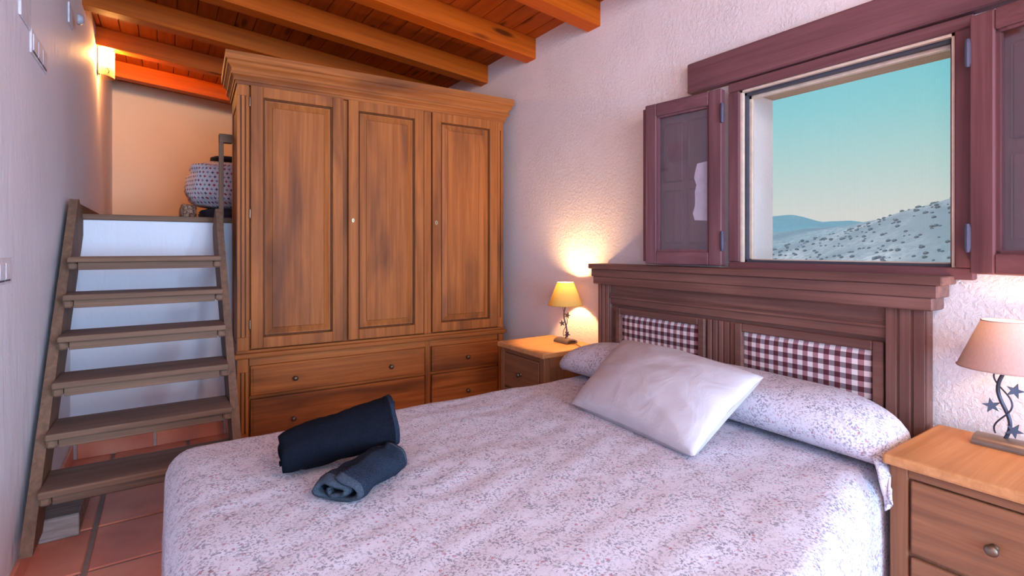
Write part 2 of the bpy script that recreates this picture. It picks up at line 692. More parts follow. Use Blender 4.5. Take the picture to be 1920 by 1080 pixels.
struct(obj('wall_front', bm, 'plaster_left'))
lf = struct(obj('floor_loft', BX(XL - 0.05, XR + 0.05, YS + 0.01, YB + 0.05, LOFT - 0.12, LOFT), 'stair_x'))
obj('edge_board', BX(XL, 0.9, YS - 0.016, YS + 0.02, LOFT - 0.03, LOFT + 0.003, bev=0.004), 'stair_x', lf)
struct(obj('baseboard_loft', BX(XL, XL + 0.018, YS + 0.02, YB, LOFT, LOFT + 0.075, bev=0.004), 'stair_y'))

# baseboards of terracotta tile
bl = struct(obj('baseboard_left', BX(XL, XL + 0.006, YR, YS, 0, 0.082), 'grout_pale'))
q0 = None
y = 2.70 - 0.36 * 16
while y < YS - 0.05:
    L = min(0.352, YS - 0.02 - y)
    obj('tile', BX(-0.0065, 0.0065, -L / 2, L / 2, 0, 0.085, bev=0.003), 'terracotta', bl, loc=(XL + 0.0095, y + L / 2, 0.0))
    y += 0.36
bb = struct(obj('baseboard_back', BX(XL + 0.017, XR, YS - 0.006, YS, 0, 0.082), 'grout_pale'))
x = XL + 0.03
while x < 2.0:
    L = min(0.345, XR - x)
    obj('tile', BX(-L / 2, L / 2, -0.0065, 0.0065, 0, 0.085, bev=0.003), 'terracotta', bb, loc=(x + L / 2, YS - 0.0095, 0.0))
    x += 0.36

# ceiling: planks and beams
ceil_ = struct(obj('ceiling', BX(XL - 0.1, XR + 0.1, YR - 0.1, YB + 0.1, 3.0, 3.05), 'plank'))
ang = math.atan(SL)
PW = 0.116
src = None
for i in range(25):
    xc = XL - 0.08 + PW * (i + 0.5)
    zc = zbeam(xc) + 0.14 + 0.012
    if src is None:
        src = obj('plank', BX(-PW / 2 + 0.0015, PW / 2 - 0.0015, YR - 0.05, YB + 0.05, -0.012, 0.012, bev=0.003), 'plank', ceil_, loc=(xc, 0, zc))
        src.rotation_euler = (0, ang, 0)
    else:
        inst('plank', src, ceil_, (xc, 0, zc), (0, ang, 0))
src = None
for yb in (5.80, 5.00, 4.22, 3.515, 2.875, 2.235, 1.595, 0.955, 0.315, -0.325, -0.965, -1.605, -2.245, -2.885, -3.525, -4.165, -4.805):
    lc = ((XL + XR) / 2, yb, zbeam((XL + XR) / 2))
    if src is None:
        src = obj('beam', BX(-1.30, 1.30, 0, 0.11, 0, 0.14, bev=0.004), 'beam_x', ceil_, loc=lc)
        src.rotation_euler = (0, ang, 0)
    else:
        inst('beam', src, ceil_, lc, (0, ang, 0))

# ------------------------------------------------------------------ window
win = struct(obj('window_1', BX(XR + 0.01, XR + 0.02, OY0 - 0.001, OY0 + 0.001, OZ0, OZ1), 'window_z'))


def frame_piece(name, *a, mat='window_y', bev=0.004):
    return obj(name, BX(*a, bev=bev), mat, win)


FY0, FY1, FZ0, FZ1 = 0.530, 1.380, 1.068, 1.903
iy0, iy1, iz0, iz1 = 0.578, 1.328, 1.107, 1.862
xf0, xf1 = XR - 0.032, XR + 0.05
frame_piece('bottom_rail', xf0, xf1, FY0, FY1, FZ0, iz0)
frame_piece('top_rail', xf0, xf1, FY0, FY1, iz1, FZ1)
frame_piece('jamb', xf0, xf1, FY0, iy0, iz0, iz1, mat='window_z')
frame_piece('jamb', xf0, xf1, iy1, FY1, iz0, iz1, mat='window_z')
bm = nb()   # cream rebate strip
for a in ((iy0, iy0 + 0.010, iz0, iz1), (iy1 - 0.010, iy1, iz0, iz1), (iy0, iy1, iz1 - 0.010, iz1)):
    bx(bm, xf0 + 0.012, xf0 + 0.03, *a)
obj('rebate_strip', bm, 'cream_strip', win)
bm = nb()   # dark seal
for a in ((iy0, iy0 + 0.018, iz0, iz1), (iy1 - 0.018, iy1, iz0, iz1), (iy0, iy1, iz1 - 0.022, iz1), (iy0, iy1, iz0, iz0 + 0.010)):
    bx(bm, XR + 0.0, XR + 0.02, *a)
obj('seal', bm, 'charcoal_seal', win)
bm = nb()   # screen frame
for a in ((iy0, iy0 + 0.026, iz0, iz1), (iy1 - 0.026, iy1, iz0, iz1), (iy0, iy1, iz1 - 0.034, iz1), (iy0, iy1, iz0, iz0 + 0.014)):
    bx(bm, XR + 0.025, XR + 0.045, *a)
obj('screen_frame', bm, 'cream_strip', win)
obj('insect_screen', BX(XR + 0.034, XR + 0.0345, iy0 + 0.02, iy1 - 0.02, iz0 + 0.01, iz1 - 0.03), 'screen', win)
obj('outer_lintel', BX(XR + 0.15, XR + 0.285, OY0 - 0.1, OY1 + 0.1, OZ1 - 0.012, OZ1 + 0.12), 'outer_lintel', win)
obj('outer_sill', BX(XR + 0.05, XR + 0.30, OY0, OY1, OZ0 - 0.02, OZ0 + 0.012), 'plaster_reveal', win)
# lintel over the window
lt = obj('lintel', BX(XR - 0.045, XR + 0.02, -0.6, 1.592, 1.908, 2.050, bev=0.006), 'window_y', win)


def casement(hx, hy, direction, phi, wid, z0, z1):
    """casement swung open against the wall; hinge at (hx, hy); local +x runs along the leaf, +y faces the room"""
    c = D.objects.new('casement', None)
    COL.objects.link(c)
    c.parent = win
    s = 0.062
    T = 0.040
    sgn = 1 if direction > 0 else -1
    # leaf direction from hinge
    d = Vector((-math.sin(phi), sgn * math.cos(phi), 0))
    n = Vector((-math.cos(phi), -sgn * math.sin(phi), 0))
    mat = Matrix(((d.x, n.x, 0, hx), (d.y, n.y, 0, hy), (0, 0, 1, 0), (0, 0, 0, 1)))

    def part(name, bm, m_):
        bm.transform(mat)
        return obj(name, bm, m_, c)
    part('stile', BX(0, s, 0, T, z0, z1, bev=0.004), 'window_z')
    part('stile', BX(wid - s, wid, 0, T, z0, z1, bev=0.004), 'window_z')
    part('rail', BX(s, wid - s, 0, T, z0, z0 + s, bev=0.004), 'window_y')
    part('rail', BX(s, wid - s, 0, T, z1 - s, z1, bev=0.004), 'window_y')
    part('lip', BX(wid - 0.002, wid + 0.022, 0.004, T - 0.014, z0 + 0.012, z1 - 0.012, bev=0.003), 'window_z')
    bm = nb()
    for a in ((s, s + 0.010, z0 + s, z1 - s), (wid - s - 0.010, wid - s, z0 + s, z1 - s)):
        bx(bm, a[0], a[1], 0.012, 0.030, a[2], a[3])
    for a in ((z0 + s, z0 + s + 0.010), (z1 - s - 0.010, z1 - s)):
        bx(bm, s, wid - s, 0.012, 0.030, a[0], a[1])
    part('bead', bm, 'window_z')
    part('pane', BX(s + 0.002, wid - s - 0.002, 0.018, 0.022, z0 + s + 0.002, z1 - s - 0.002), 'glass')
    # panelled wooden inner shutter behind the glass
    sb = nb()
    x0, x1 = s - 0.02, wid - s + 0.02
    bx(sb, x0, x1, -0.020, -0.010, z0 + 0.045, z1 - 0.045)
    part('shutter_board', sb, 'window_z')
    xm = (x0 + x1) / 2
    for a, b_ in ((x0 + 0.04, xm - 0.014), (xm + 0.014, x1 - 0.04)):
        for za, zb in ((z0 + 0.10, z0 + 0.36), (z0 + 0.40, z1 - 0.10)):
            bm = bx(nb(), a, b_, -0.011, -0.003, za, zb, bev=0.007)
            part('raised_panel', bm, 'window_z')
    for zz in (z0 + 0.11, z1 - 0.11):
        hb = lathe(nb(), [(0.0, -0.045), (0.006, -0.043), (0.0085, -0.03), (0.0085, 0.03), (0.006, 0.043), (0.0, 0.045)], (-0.004, T + 0.001, zz), 10)
        part('hinge', hb, 'steel')
    return c, mat, part


c1, mt1, part1 = casement(XR - 0.040, 1.388, 1, math.radians(8.0), 0.395, 1.090, 1.878)
# pale jagged patch showing at the lower hinge side of the pane
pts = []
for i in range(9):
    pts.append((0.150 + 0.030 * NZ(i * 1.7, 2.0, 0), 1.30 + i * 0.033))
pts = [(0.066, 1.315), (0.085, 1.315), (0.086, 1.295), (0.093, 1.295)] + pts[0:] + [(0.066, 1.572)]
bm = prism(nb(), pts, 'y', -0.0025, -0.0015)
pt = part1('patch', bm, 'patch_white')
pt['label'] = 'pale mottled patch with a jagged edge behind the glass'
casement(XR - 0.040, 0.520, -1, math.radians(12.5), 0.395, 1.090, 1.878)

# ------------------------------------------------------------------ hills outside
def terrain(name, x0, x1, y0, y1, nx, ny, fn, mat, label):
    bm = nb()
    g = []
    for i in range(nx):
        r = []
        for j in range(ny):
            x = x0 + (x1 - x0) * i / (nx - 1)
            y = y0 + (y1 - y0) * j / (ny - 1)
            r.append(bm.verts.new((x, y, fn(x, y))))
        g.append(r)
    for i in range(nx - 1):
        for j in range(ny - 1):
            bm.faces.new((g[i][j], g[i + 1][j], g[i + 1][j + 1], g[i][j + 1]))
    o = obj(name, bm, mat, smooth=True)
    tag(o, label, 'hill')
    return o


def lerp(t, tab):
    if t <= tab[0][0]:
        return tab[0][1]
    for (a, va), (b_, vb) in zip(tab, tab[1:]):
        if t <= b_:
            return va + (vb - va) * (t - a) / (b_ - a)
    return tab[-1][1]


R1 = [(-60, 24), (20, 19.5), (53.6, 15.6), (59, 14.2), (67.7, 11.7), (76.8, 9.0), (90, 4.9), (100, 2.2), (111, -0.5), (130, -8), (200, -22)]


def f_near(x, y):
    s = x / 200.0
    r = lerp(y / max(s, 0.3), R1) + 1.17
    k = min(1.0, max(0.0, (x - 60) / 140.0))
    base = -26.0
    h = base + (r - base) * (k * k * (3 - 2 * k)) ** 0.8
    if x > 200:
        h = r - (x - 200) * 0.25
    h += (2.4 * NZ(x, y, 0, 0.035) + 0.9 * NZ(x, y, 3, 0.11)) * min(1, k + 0.2) * (0.5 if abs(x - 200) < 12 else 1)
    return h


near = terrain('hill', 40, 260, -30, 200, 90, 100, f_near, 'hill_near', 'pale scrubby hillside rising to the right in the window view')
R2 = [(150, 22), (190, 18), (230, 14.5), (262, 11.5), (300, 6), (345, 0), (380, -2)]


def f_mid(x, y):
    r = lerp(y, [(120, 28), (176, 24), (200, 21), (217, 19), (244, 16), (278, 13), (330, 6)]) + 1.17
    k = min(1.0, max(0.0, (x - 260) / 240.0))
    h = -40 + (r + 40) * (k * k * (3 - 2 * k)) ** 0.6
    if x > 500:
        h = r - (x - 500) * 0.2
    return h + 2.0 * NZ(x, y, 0, 0.02) + 1.0 * NZ(x, y, 5, 0.06)


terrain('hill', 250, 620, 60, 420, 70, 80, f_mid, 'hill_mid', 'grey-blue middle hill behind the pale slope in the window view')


def f_far(x, y):
    r = lerp(y, [(300, 70), (640, 68), (691, 74), (753, 84), (813, 81), (862, 92), (905, 105), (933, 111), (960, 106), (1000, 99), (1060, 84), (1200, 50)]) + 1.17
    k = min(1.0, max(0.0, (x - 900) / 900.0))
    h = -60 + (r + 60) * (k * k * (3 - 2 * k)) ** 0.5
    if x > 1800:
        h = r - (x - 1800) * 0.15
    return h + 4 * NZ(x, y, 0, 0.01)


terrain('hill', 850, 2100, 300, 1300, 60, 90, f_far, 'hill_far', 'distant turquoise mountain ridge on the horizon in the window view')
bm = nb()
for i in range(700):
    x = random.uniform(80, 196)
    y = x * random.uniform(0.22, 0.62)
    z = f_near(x, y)
    r = random.uniform(0.2, 0.6) * (0.6 + x / 330)
    mt = Matrix.Translation((x, y, z + r * 0.3)) @ Matrix.Diagonal((r * 1.1, r * 1.1, r * 0.75, 1))
    bmesh.ops.create_icosphere(bm, subdivisions=1, radius=1.0, matrix=mt)
sh = obj('hillside_shrubs', bm, 'shrub')
sh['kind'] = 'stuff'
tag(sh, 'small dark shrubs dotted over the pale hillside outside the window', 'shrubs')

# ------------------------------------------------------------------ wardrobe (local u along the front, v into depth)
TH = math.radians(2.4815)
WC = (1.18, 0.25)
YF = 3.2408
ct, st_ = math.cos(TH), math.sin(TH)
wd = thing('wardrobe', 'tall three-door wooden wardrobe with moulded cornice and four drawers', 'wardrobe',
           (WC[0] * ct + WC[1] * st_, YF - WC[0] * st_ + WC[1] * ct, 0), -TH)


def wpart(name, bm, mat, parent=None, smooth=False):
    p = parent or wd
    if p is wd:
        return obj(name, bm, mat, wd, smooth, loc=(-WC[0], -WC[1], 0))
    return obj(name, bm, mat, p, smooth)


VB = 0.47
bm = nb()
bx(bm, 0.336, 2.028, 0.02, VB, 0.0, 2.09)
wpart('carcass', bm, 'wardrobe_z')
# side frame and panel on the left side
bm = nb()
bx(bm, 0.331, 0.345, 0.0, 0.09, 0.06, 2.09)
bx(bm, 0.331, 0.345, VB - 0.09, VB, 0.06, 2.09)
bx(bm, 0.331, 0.345, 0.09, VB - 0.09, 1.98, 2.09)
bx(bm, 0.331, 0.345, 0.09, VB - 0.09, 0.50, 0.62)
wpart('side_frame', bm, 'wardrobe_z')


def pilaster(u0, u1, z0, z1, ng):
    bm = nb()
    bx(bm, u0 + 0.001, u1 - 0.001, 0.004, 0.03, z0, z1)
    for f_ in bm.faces:
        f_.material_index = 1
    # solid ends and ridges between grooves
    e_ = 0.075
    bx(bm, u0, u1, -0.004, 0.006, z1 - e_, z1, bev=0.002)
    bx(bm, u0, u1, -0.004, 0.006, z0, z0 + e_, bev=0.002)
    g = 0.006
    w = (u1 - u0 - ng * g) / (ng + 1)
    for i in range(ng + 1):
        a = u0 + i * (w + g)
        bx(bm, a, a + w, -0.004, 0.006, z0 + e_, z1 - e_, bev=0.0015)
    wpart('pilaster', bm, ['wardrobe_z', 'wardrobe_dark_z'])


pilaster(0.330, 0.390, 0.596, 2.09, 2)
pilaster(1.984, 2.031, 0.596, 2.09, 1)
pilaster(0.330, 0.386, 0.06, 0.55, 2)
pilaster(1.992, 2.031, 0.06, 0.55, 1)
bm = nb()
bx(bm, 1.425, 1.476, 0.0, 0.03, 0.596, 2.09, bev=0.003)
wpart('middle_stile', bm, 'wardrobe_z')
bm = nb()
bx(bm, 1.433, 1.470, 0.002, 0.03, 0.09, 0.55, bev=0.003)
wpart('middle_stile', bm, 'wardrobe_z')
bm = nb()
bx(bm, 0.39, 1.99, 0.004, 0.03, 0.508, 0.552, bev=0.002)
bx(bm, 0.39, 1.99, 0.006, 0.03, 0.322, 0.340, bev=0.002)
bx(bm, 0.33, 2.03, -0.004, 0.04, 0.0, 0.106, bev=0.003)
wpart('base_rail', bm, 'wardrobe_x')
bm = nb()
bx(bm, 0.313, 2.048, -0.026, 0.03, 0.553, 0.582, bev=0.010, seg=3)
bx(bm, 0.326, 2.036, -0.012, 0.03, 0.582, 0.598, bev=0.003)
wpart('waist_moulding', bm, 'wardrobe_x')
# cornice
prof = [(0.0, 2.075), (0.010, 2.075), (0.010, 2.092), (0.017, 2.096), (0.017, 2.106), (0.024, 2.116), (0.034, 2.124), (0.034, 2.134), (0.030, 2.138),
        (0.030, 2.152), (0.040, 2.166), (0.050, 2.176), (0.050, 2.190), (0.060, 2.196), (0.060, 2.238), (0.0, 2.240)]
bm = nb()
rings = []
for p, z in prof:
    rings.append([bm.verts.new(c) for c in ((0.333 - p, VB + 0.01, z), (0.333 - p, -p, z), (2.030 + p, -p, z), (2.030 + p, VB + 0.01, z))])
for a, b_ in zip(rings, rings[1:]):
    for i in range(4):
        bm.faces.new((a[i], a[(i + 1) % 4], b_[(i + 1) % 4], b_[i]))
bm.faces.new(rings[0])
bm.faces.new(rings[-1])
wpart('cornice', bm, 'wardrobe_x')


def wdoor(u0, u1, z0, z1, key):
    s = 0.062
    bm = nb()
    v0, v1 = -0.012, 0.018
    bx(bm, u0, u0 + s, v0, v1, z0, z1, bev=0.003)
    bx(bm, u1 - s, u1, v0, v1, z0, z1, bev=0.003)
    bx(bm, u0 + s, u1 - s, v0, v1, z0, z0 + s, bev=0.003)
    bx(bm, u0 + s, u1 - s, v0, v1, z1 - s, z1, bev=0.003)
    d = wpart('door', bm, 'wardrobe_z')
    # bead and raised panel
    bm = nb()
    a0, a1, c0, c1 = u0 + s, u1 - s, z0 + s, z1 - s
    k = 0.010
    for r in ((a0, a0 + k, c0, c1), (a1 - k, a1, c0, c1), (a0 + k, a1 - k, c0, c0 + k), (a0 + k, a1 - k, c1 - k, c1)):
        bx(bm, r[0], r[1], -0.006, 0.01, r[2], r[3], bev=0.003)
    wpart('bead', bm, 'wardrobe_dark_z', d)
    bm = nb()
    bx(bm, a0 + k, a1 - k, 0.004, 0.014, c0 + k, c1 - k)
    q = 0.038
    # bevelled field: frustum
    A = [bm.verts.new(c) for c in ((a0 + k + 0.004, 0.005, c0 + k + 0.004), (a1 - k - 0.004, 0.005, c0 + k + 0.004), (a1 - k - 0.004, 0.005, c1 - k - 0.004), (a0 + k + 0.004, 0.005, c1 - k - 0.004))]
    B = [bm.verts.new(c) for c in ((a0 + k + q, -0.003, c0 + k + q), (a1 - k - q, -0.003, c0 + k + q), (a1 - k - q, -0.003, c1 - k - q), (a0 + k + q, -0.003, c1 - k - q))]
    Cc = [bm.verts.new((v.co.x + dx, -0.007, v.co.z + dz)) for v, dx, dz in zip(B, (0.003, -0.003, -0.003, 0.003), (0.003, 0.003, -0.003, -0.003))]
    for P, Q in ((A, B), (B, Cc)):
        for i in range(4):
            bm.faces.new((P[i], P[(i + 1) % 4], Q[(i + 1) % 4], Q[i]))
    bm.faces.new(Cc)
    wpart('panel', bm, 'wardrobe_z', d)
    if key:
        bm = nb()
        lathe(bm, [(0.0, 0.0), (0.011, 0.0), (0.011, 0.002), (0.008, 0.0035), (0.0, 0.0035)], (0, 0, 0), 16, 'y')
        bm.transform(Matrix.Translation((key, -0.0122, 1.338)) @ Matrix.Diagonal((0.8, 1, 1.35, 1)))
        kp = wpart('keyhole_plate', bm, 'brass', d)
        bm = bx(nb(), key - 0.0022, key + 0.0022, -0.0165, -0.012, 1.331, 1.346)
        wpart('keyhole', bm, 'keyhole_dark', d)
    return d


d1 = wdoor(0.398, 0.900, 0.604, 2.078, None)
wdoor(0.931, 1.419, 0.604, 2.078, 0.958)
wdoor(1.481, 1.980, 0.604, 2.078, 1.508)
for zz in (1.985, 1.36, 0.74):
    bm = lathe(nb(), [(0.0, -0.028), (0.004, -0.026), (0.005, -0.02), (0.005, 0.02), (0.004, 0.026), (0.0, 0.028)], (0.394, -0.010, zz), 10)
    wpart('hinge', bm, 'bronze', d1)
KN = [(0.0, 0.0), (0.010, 0.0), (0.010, 0.003), (0.006, 0.006), (0.006, 0.012), (0.012, 0.017), (0.0145, 0.022), (0.012, 0.027), (0.006, 0.030), (0.0, 0.031)]


def drawer(u0, u1, z0, z1, knobs):
    bm = nb()
    bx(bm, u0, u1, -0.010, 0.012, z0, z1, bev=0.005, seg=2)
    bx(bm, u0 + 0.012, u1 - 0.012, -0.0125, -0.008, z0 + 0.012, z1 - 0.012, bev=0.002)
    d = wpart('drawer', bm, 'wardrobe_x')
    for ku, kz in knobs:
        wpart('knob', lathe(nb(), KN, (ku, -0.0125, kz), 16, 'y'), 'bronze', d, True)


drawer(0.396, 1.427, 0.342, 0.508, [(0.628, 0.416), (1.195, 0.414)])
drawer(0.396, 1.427, 0.112, 0.320, [(0.618, 0.184), (1.200, 0.184)])
drawer(1.478, 1.986, 0.342, 0.508, [(1.737, 0.416)])
drawer(1.478, 1.986, 0.112, 0.320, [(1.739, 0.185)])

# ------------------------------------------------------------------ steep staircase up to the loft
stz = thing('loft_stairs', 'steep open wooden stairs with six treads leading up to the loft', 'stairs', (-0.07, 2.7, 0))
SO = (0.07, -2.7, 0)


def yfr(z):
    return 2.29 + 0.875 * z


def spart(name, bm, mat, parent=None):
    if parent:
        return obj(name, bm, mat, parent)
    return obj(name, bm, mat, stz, loc=SO)


ZT = 1.425
poly = [(yfr(0.115), 0.115), (yfr(ZT) - 0.01, ZT), (yfr(ZT) + 0.03, ZT), (YS - 0.004, 1.33), (YS - 0.004, 1.24), (yfr(0.115) + 0.18, 0.115)]
spart('stringer', prism(nb(), poly, 'x', -0.409, -0.374), 'stair_z')
poly2 = [(yfr(0.0), 0.0), (yfr(1.40), 1.40), (yfr(1.40) + 0.05, 1.40), (YS - 0.004, 1.30), (YS - 0.004, 1.24), (yfr(0.0) + 0.18, 0.0)]
spart('stringer', prism(nb(), poly2, 'x', 0.248, 0.281), 'stair_z')
for k in range(6):
    z = 0.297 + 0.166 * k
    yk = 2.47 + 0.134 * k
    bm = nb()
    bx(bm, -0.374, 0.248, yk, yk + 0.235, z - 0.026, z, bev=0.006, seg=2)
    for f_ in bm.faces:
        if f_.normal.z > 0.9:
            f_.material_index = 1
    td = spart('tread', bm, ['stair_x', 'tread_top'])
    spart('batten', BX(-0.338, 0.212, yk + 0.028, yk + 0.058, z - 0.062, z - 0.026, bev=0.002), 'stair_x', td)
    for a in (-0.374, 0.214):
        spart('cleat', BX(a, a + 0.034, yk + 0.020, yk + 0.22, z - 0.060, z - 0.026, bev=0.007), 'stair_y', td)
bm = nb()
bx(bm, 0.268, 0.292, 3.535, 3.575, 1.25, 1.845, bev=0.003)
spart('handrail_post', bm, 'stair_z')
spart('handrail', BX(0.268, 0.338, 3.530, 3.580, 1.800, 1.850, bev=0.003), 'stair_x')

blk = obj('wooden_block', BX(-0.062, 0.062, -0.20, 0.20, 0, 0.092, bev=0.003), 'grey_wood', loc=(-0.350, 2.940, 0.0))
tag(blk, 'rough grey wooden block on the floor tiles under the stairs', 'block')

# ------------------------------------------------------------------ bed
bed = thing('bed', 'double bed with dark wooden headboard inset with gingham panels', 'bed', (1.05, 1.37, 0))
BO = (-1.05, -1.37, 0)


def bpart(name, bm, mat, parent=None, smooth=False):
    if parent:
        return obj(name, bm, mat, parent, smooth)
    return obj(name, bm, mat, bed, smooth, loc=BO)


hb = bpart('headboard', BX(2.062, 2.108, 0.640, 2.158, 0.10, 0.975), 'headboard_y')
bpart('cap', BX(1.982, 2.112, 0.578, 2.192, 1.052, 1.080, bev=0.005, seg=2), 'headboard_y', hb)
bm = nb()
bx(bm, 1.998, 2.110, 0.596, 2.182, 1.010, 1.052, bev=0.003)
bx(bm, 2.006, 2.110, 0.610, 2.176, 0.968, 1.012, bev=0.004)
bpart('frieze', bm, 'headboard_y', hb)


def flutes(bm, y0, y1, z0, z1, x0, n, g=0.007):
    bx(bm, x0 + 0.006, 2.075, y0, y1, z0, z1)
    w = (y1 - y0 - (n - 1) * g) / n
    for i in range(n):
        a = y0 + i * (w + g)
        bx(bm, x0, x0 + 0.012, a, a + w, z0, z1, bev=0.002)


for y0, y1, n_ in ((0.637, 0.748, 3), (2.078, 2.160, 3)):
    bm = nb()
    flutes(bm, y0, y1, 0.0, 0.968, 2.030, n_)
    bpart('post', bm, 'headboard_z', hb)
bm = nb()
flutes(bm, 1.322, 1.460, 0.30, 0.845, 2.048, 5)
bpart('centre_post', bm, 'headboard_z', hb)
bm = nb()
bx(bm, 2.046, 2.07, 0.748, 2.078, 0.860, 0.968, bev=0.002)
bx(bm, 2.038, 2.07, 0.748, 2.078, 0.893, 0.906, bev=0.003)
bx(bm, 2.040, 2.07, 0.748, 2.078, 0.914, 0.920, bev=0.002)
bpart('top_rail', bm, 'headboard_y', hb)
for y0, y1 in ((0.792, 1.284), (1.504, 1.998)):
    bm = nb()
    f_ = 0.034
    z0, z1 = 0.619, 0.811
    for a in ((y0 - f_, y0, z0 - f_, z1 + f_), (y1, y1 + f_, z0 - f_, z1 + f_), (y0, y1, z1, z1 + f_), (y0, y1, z0 - f_, z0)):
        bx(bm, 2.038, 2.066, a[0], a[1], a[2], a[3], bev=0.004)
    bpart('panel_frame', bm, 'headboard_y', hb)
    # padded gingham panel
    bm = nb()
    ny, nz = 24, 10
    g = []
    for i in range(ny + 1):
        r = []
        for j in range(nz + 1):
            a, c_ = i / ny, j / nz
            puff = (1 - (2 * a - 1) ** 8) * (1 - (2 * c_ - 1) ** 6)
            r.append(bm.verts.new((2.058 - 0.012 * puff, y0 + (y1 - y0) * a, z0 + (z1 - z0) * c_)))
        g.append(r)
    for i in range(ny):
        for j in range(nz):
            bm.faces.new((g[i][j], g[i + 1][j], g[i + 1][j + 1], g[i][j + 1]))
    bpart('gingham_panel', bm, 'gingham', hb, True)
bpart('bed_base', BX(0.10, 2.03, 0.70, 2.00, 0.10, 0.26, bev=0.01), 'headboard_x')
for a, c_ in ((0.18, 0.80), (0.18, 1.90), (1.9, 0.80), (1.9, 1.90)):
    bpart('leg', BX(a - 0.03, a + 0.03, c_ - 0.03, c_ + 0.03, 0.0, 0.10), 'headboard_z')
bpart('mattress', BX(0.08, 2.02, 0.645, 2.02, 0.26, 0.475, bev=0.05, seg=3), 'mattress_cloth')

# bedspread
X0, XH, Y0, Y1, ZTOP = 0.0, 2.02, 0.480, 2.075, 0.512
RR = 0.085
DROP = 0.46


def cloth_profile(d):
    """arc length d past the edge -> (horizontal offset, drop)"""
    q = RR * PI / 2
    if d <= 0:
        return 0.0, 0.0
    if d < q:
        a = d / RR
        return RR * math.sin(a), RR * (1 - math.cos(a))
    return RR + 0.02 * (d - q), RR + (d - q)


bm = nb()
stp = 0.022
q = RR * PI / 2
ext = q + (DROP - RR)
nx = int((XH - X0 - RR + ext) / stp)
ny = int((Y1 - Y0 - 2 * RR + 2 * ext) / stp)
g = []
for i in range(nx + 1):
    r = []
    for j in range(ny + 1):
        px_ = X0 + RR - ext + (XH - X0 - RR + ext) * i / nx
        py_ = Y0 + RR - ext + (Y1 - Y0 - 2 * RR + 2 * ext) * j / ny
        dx = min(0.0, px_ - (X0 + RR))
        dy = min(0.0, py_ - (Y0 + RR)) + max(0.0, py_ - (Y1 - RR))
        d = math.hypot(dx, dy)
        bxp = max(px_, X0 + RR)
        byp = min(max(py_, Y0 + RR), Y1 - RR)
        h, v = cloth_profile(d)
        if d > 0:
            ux, uy = dx / d, dy / d
            if v > 0.10:   # hanging folds
                wv_ = (v - 0.10) * (0.055 * NZ(px_ * 5, py_ * 5, 1.3) + 0.03 * NZ(px_ * 14, py_ * 14, 4))
                h += wv_
            X_, Y_ = bxp + ux * h, byp + uy * h
            if dx < 0 and dy != 0:    # pinch at the corners
                X_ += 0.02 * v * NZ(px_ * 9, py_ * 9, 8)
        else:
            X_, Y_ = px_, py_
        Z_ = ZTOP - min(v, DROP)
        k_ = min(1.0, max(0.0, (X_ - 1.08) / 0.54))
        Y_ += 0.148 * k_ * min(1.0, max(0.0, (1.00 - Y_) / 0.35))
        crown = 0.012 * math.sin(PI * min(1, max(0, (Y_ - Y0) / (Y1 - Y0))))
        wr_ = 0.006 * NZ(X_, Y_, 0, 3.0) + 0.004 * NZ(X_ * 0.6 + Y_, Y_ * 2.2 - X_, 2, 6) + 0.0016 * NZ(X_, Y_, 7, 16)
        Z_ += (crown + wr_) * max(0.15, 1 - v / 0.1)
        r.append(bm.verts.new((X_, Y_, Z_)))
    g.append(r)
for i in range(nx):
    for j in range(ny):
        bm.faces.new((g[i][j], g[i + 1][j], g[i + 1][j + 1], g[i][j + 1]))
spread = obj('bedspread', bm, 'floral', smooth=True)
so = spread.modifiers.new('thick', 'SOLIDIFY')
so.thickness = 0.006
so.offset = -1
tag(spread, 'white bedspread with tiny floral print draped over the double bed', 'bedspread')


# pillows
def pillow_mesh(C, thick, nu=80, nv=64, wr=0.008, seed=0, pw=0.42, ends=0.0):
    """C: four corners (front-far, front-near, back-near, back-far), in order"""
    A, B, Cc, Dd = [Vector(c) for c in C]
    nrm = (B - A).cross(Dd - A).normalized()
    if nrm.z < 0:
        nrm = -nrm
    bm = nb()
    sides = []
    for sgn in (1, -1):
        g = []
        for i in range(nu + 1):
            r = []
            for j in range(nv + 1):
                a, b_ = i / nu, j / nv
                ea, eb = 2 * a - 1, 2 * b_ - 1
                # pull the edges in between the corners
                pin = 0.045
                a2 = 0.5 + 0.5 * ea * (1 - pin * (1 - eb * eb))
                b2 = 0.5 + 0.5 * eb * (1 - pin * (1 - ea * ea))
                p = (A * (1 - a2) + B * a2) * (1 - b2) + (Dd * (1 - a2) + Cc * a2) * b2
                pf = max(0.0, (1 - ea ** 2) * (1 - eb ** 2)) ** pw
                n_ = wr * (NZ(p.x * 5 + seed, p.y * 5, p.z * 5) + 0.8 * NZ(p.x * 11 + seed, p.y * 5 + p.x * 9, 1.5)) * (0.3 + pf)
                cr_ = NZ(p.y * 3.2 + p.x * 2 + seed, p.x * 11 - p.y * 2.5, 3.1)
                n_ += wr * 1.1 * (0.35 - abs(cr_)) * (0.2 + pf) * 1.6
                p = p + nrm * (sgn * thick / 2 * pf + (n_ if sgn > 0 else 0))
                r.append(bm.verts.new(p))
            g.append(r)
        for i in range(nu):
            for j in range(nv):
                bm.faces.new((g[i][j], g[i + 1][j], g[i + 1][j + 1], g[i][j + 1]))
    bmesh.ops.remove_doubles(bm, verts=bm.verts[:], dist=1e-5)
    return bm


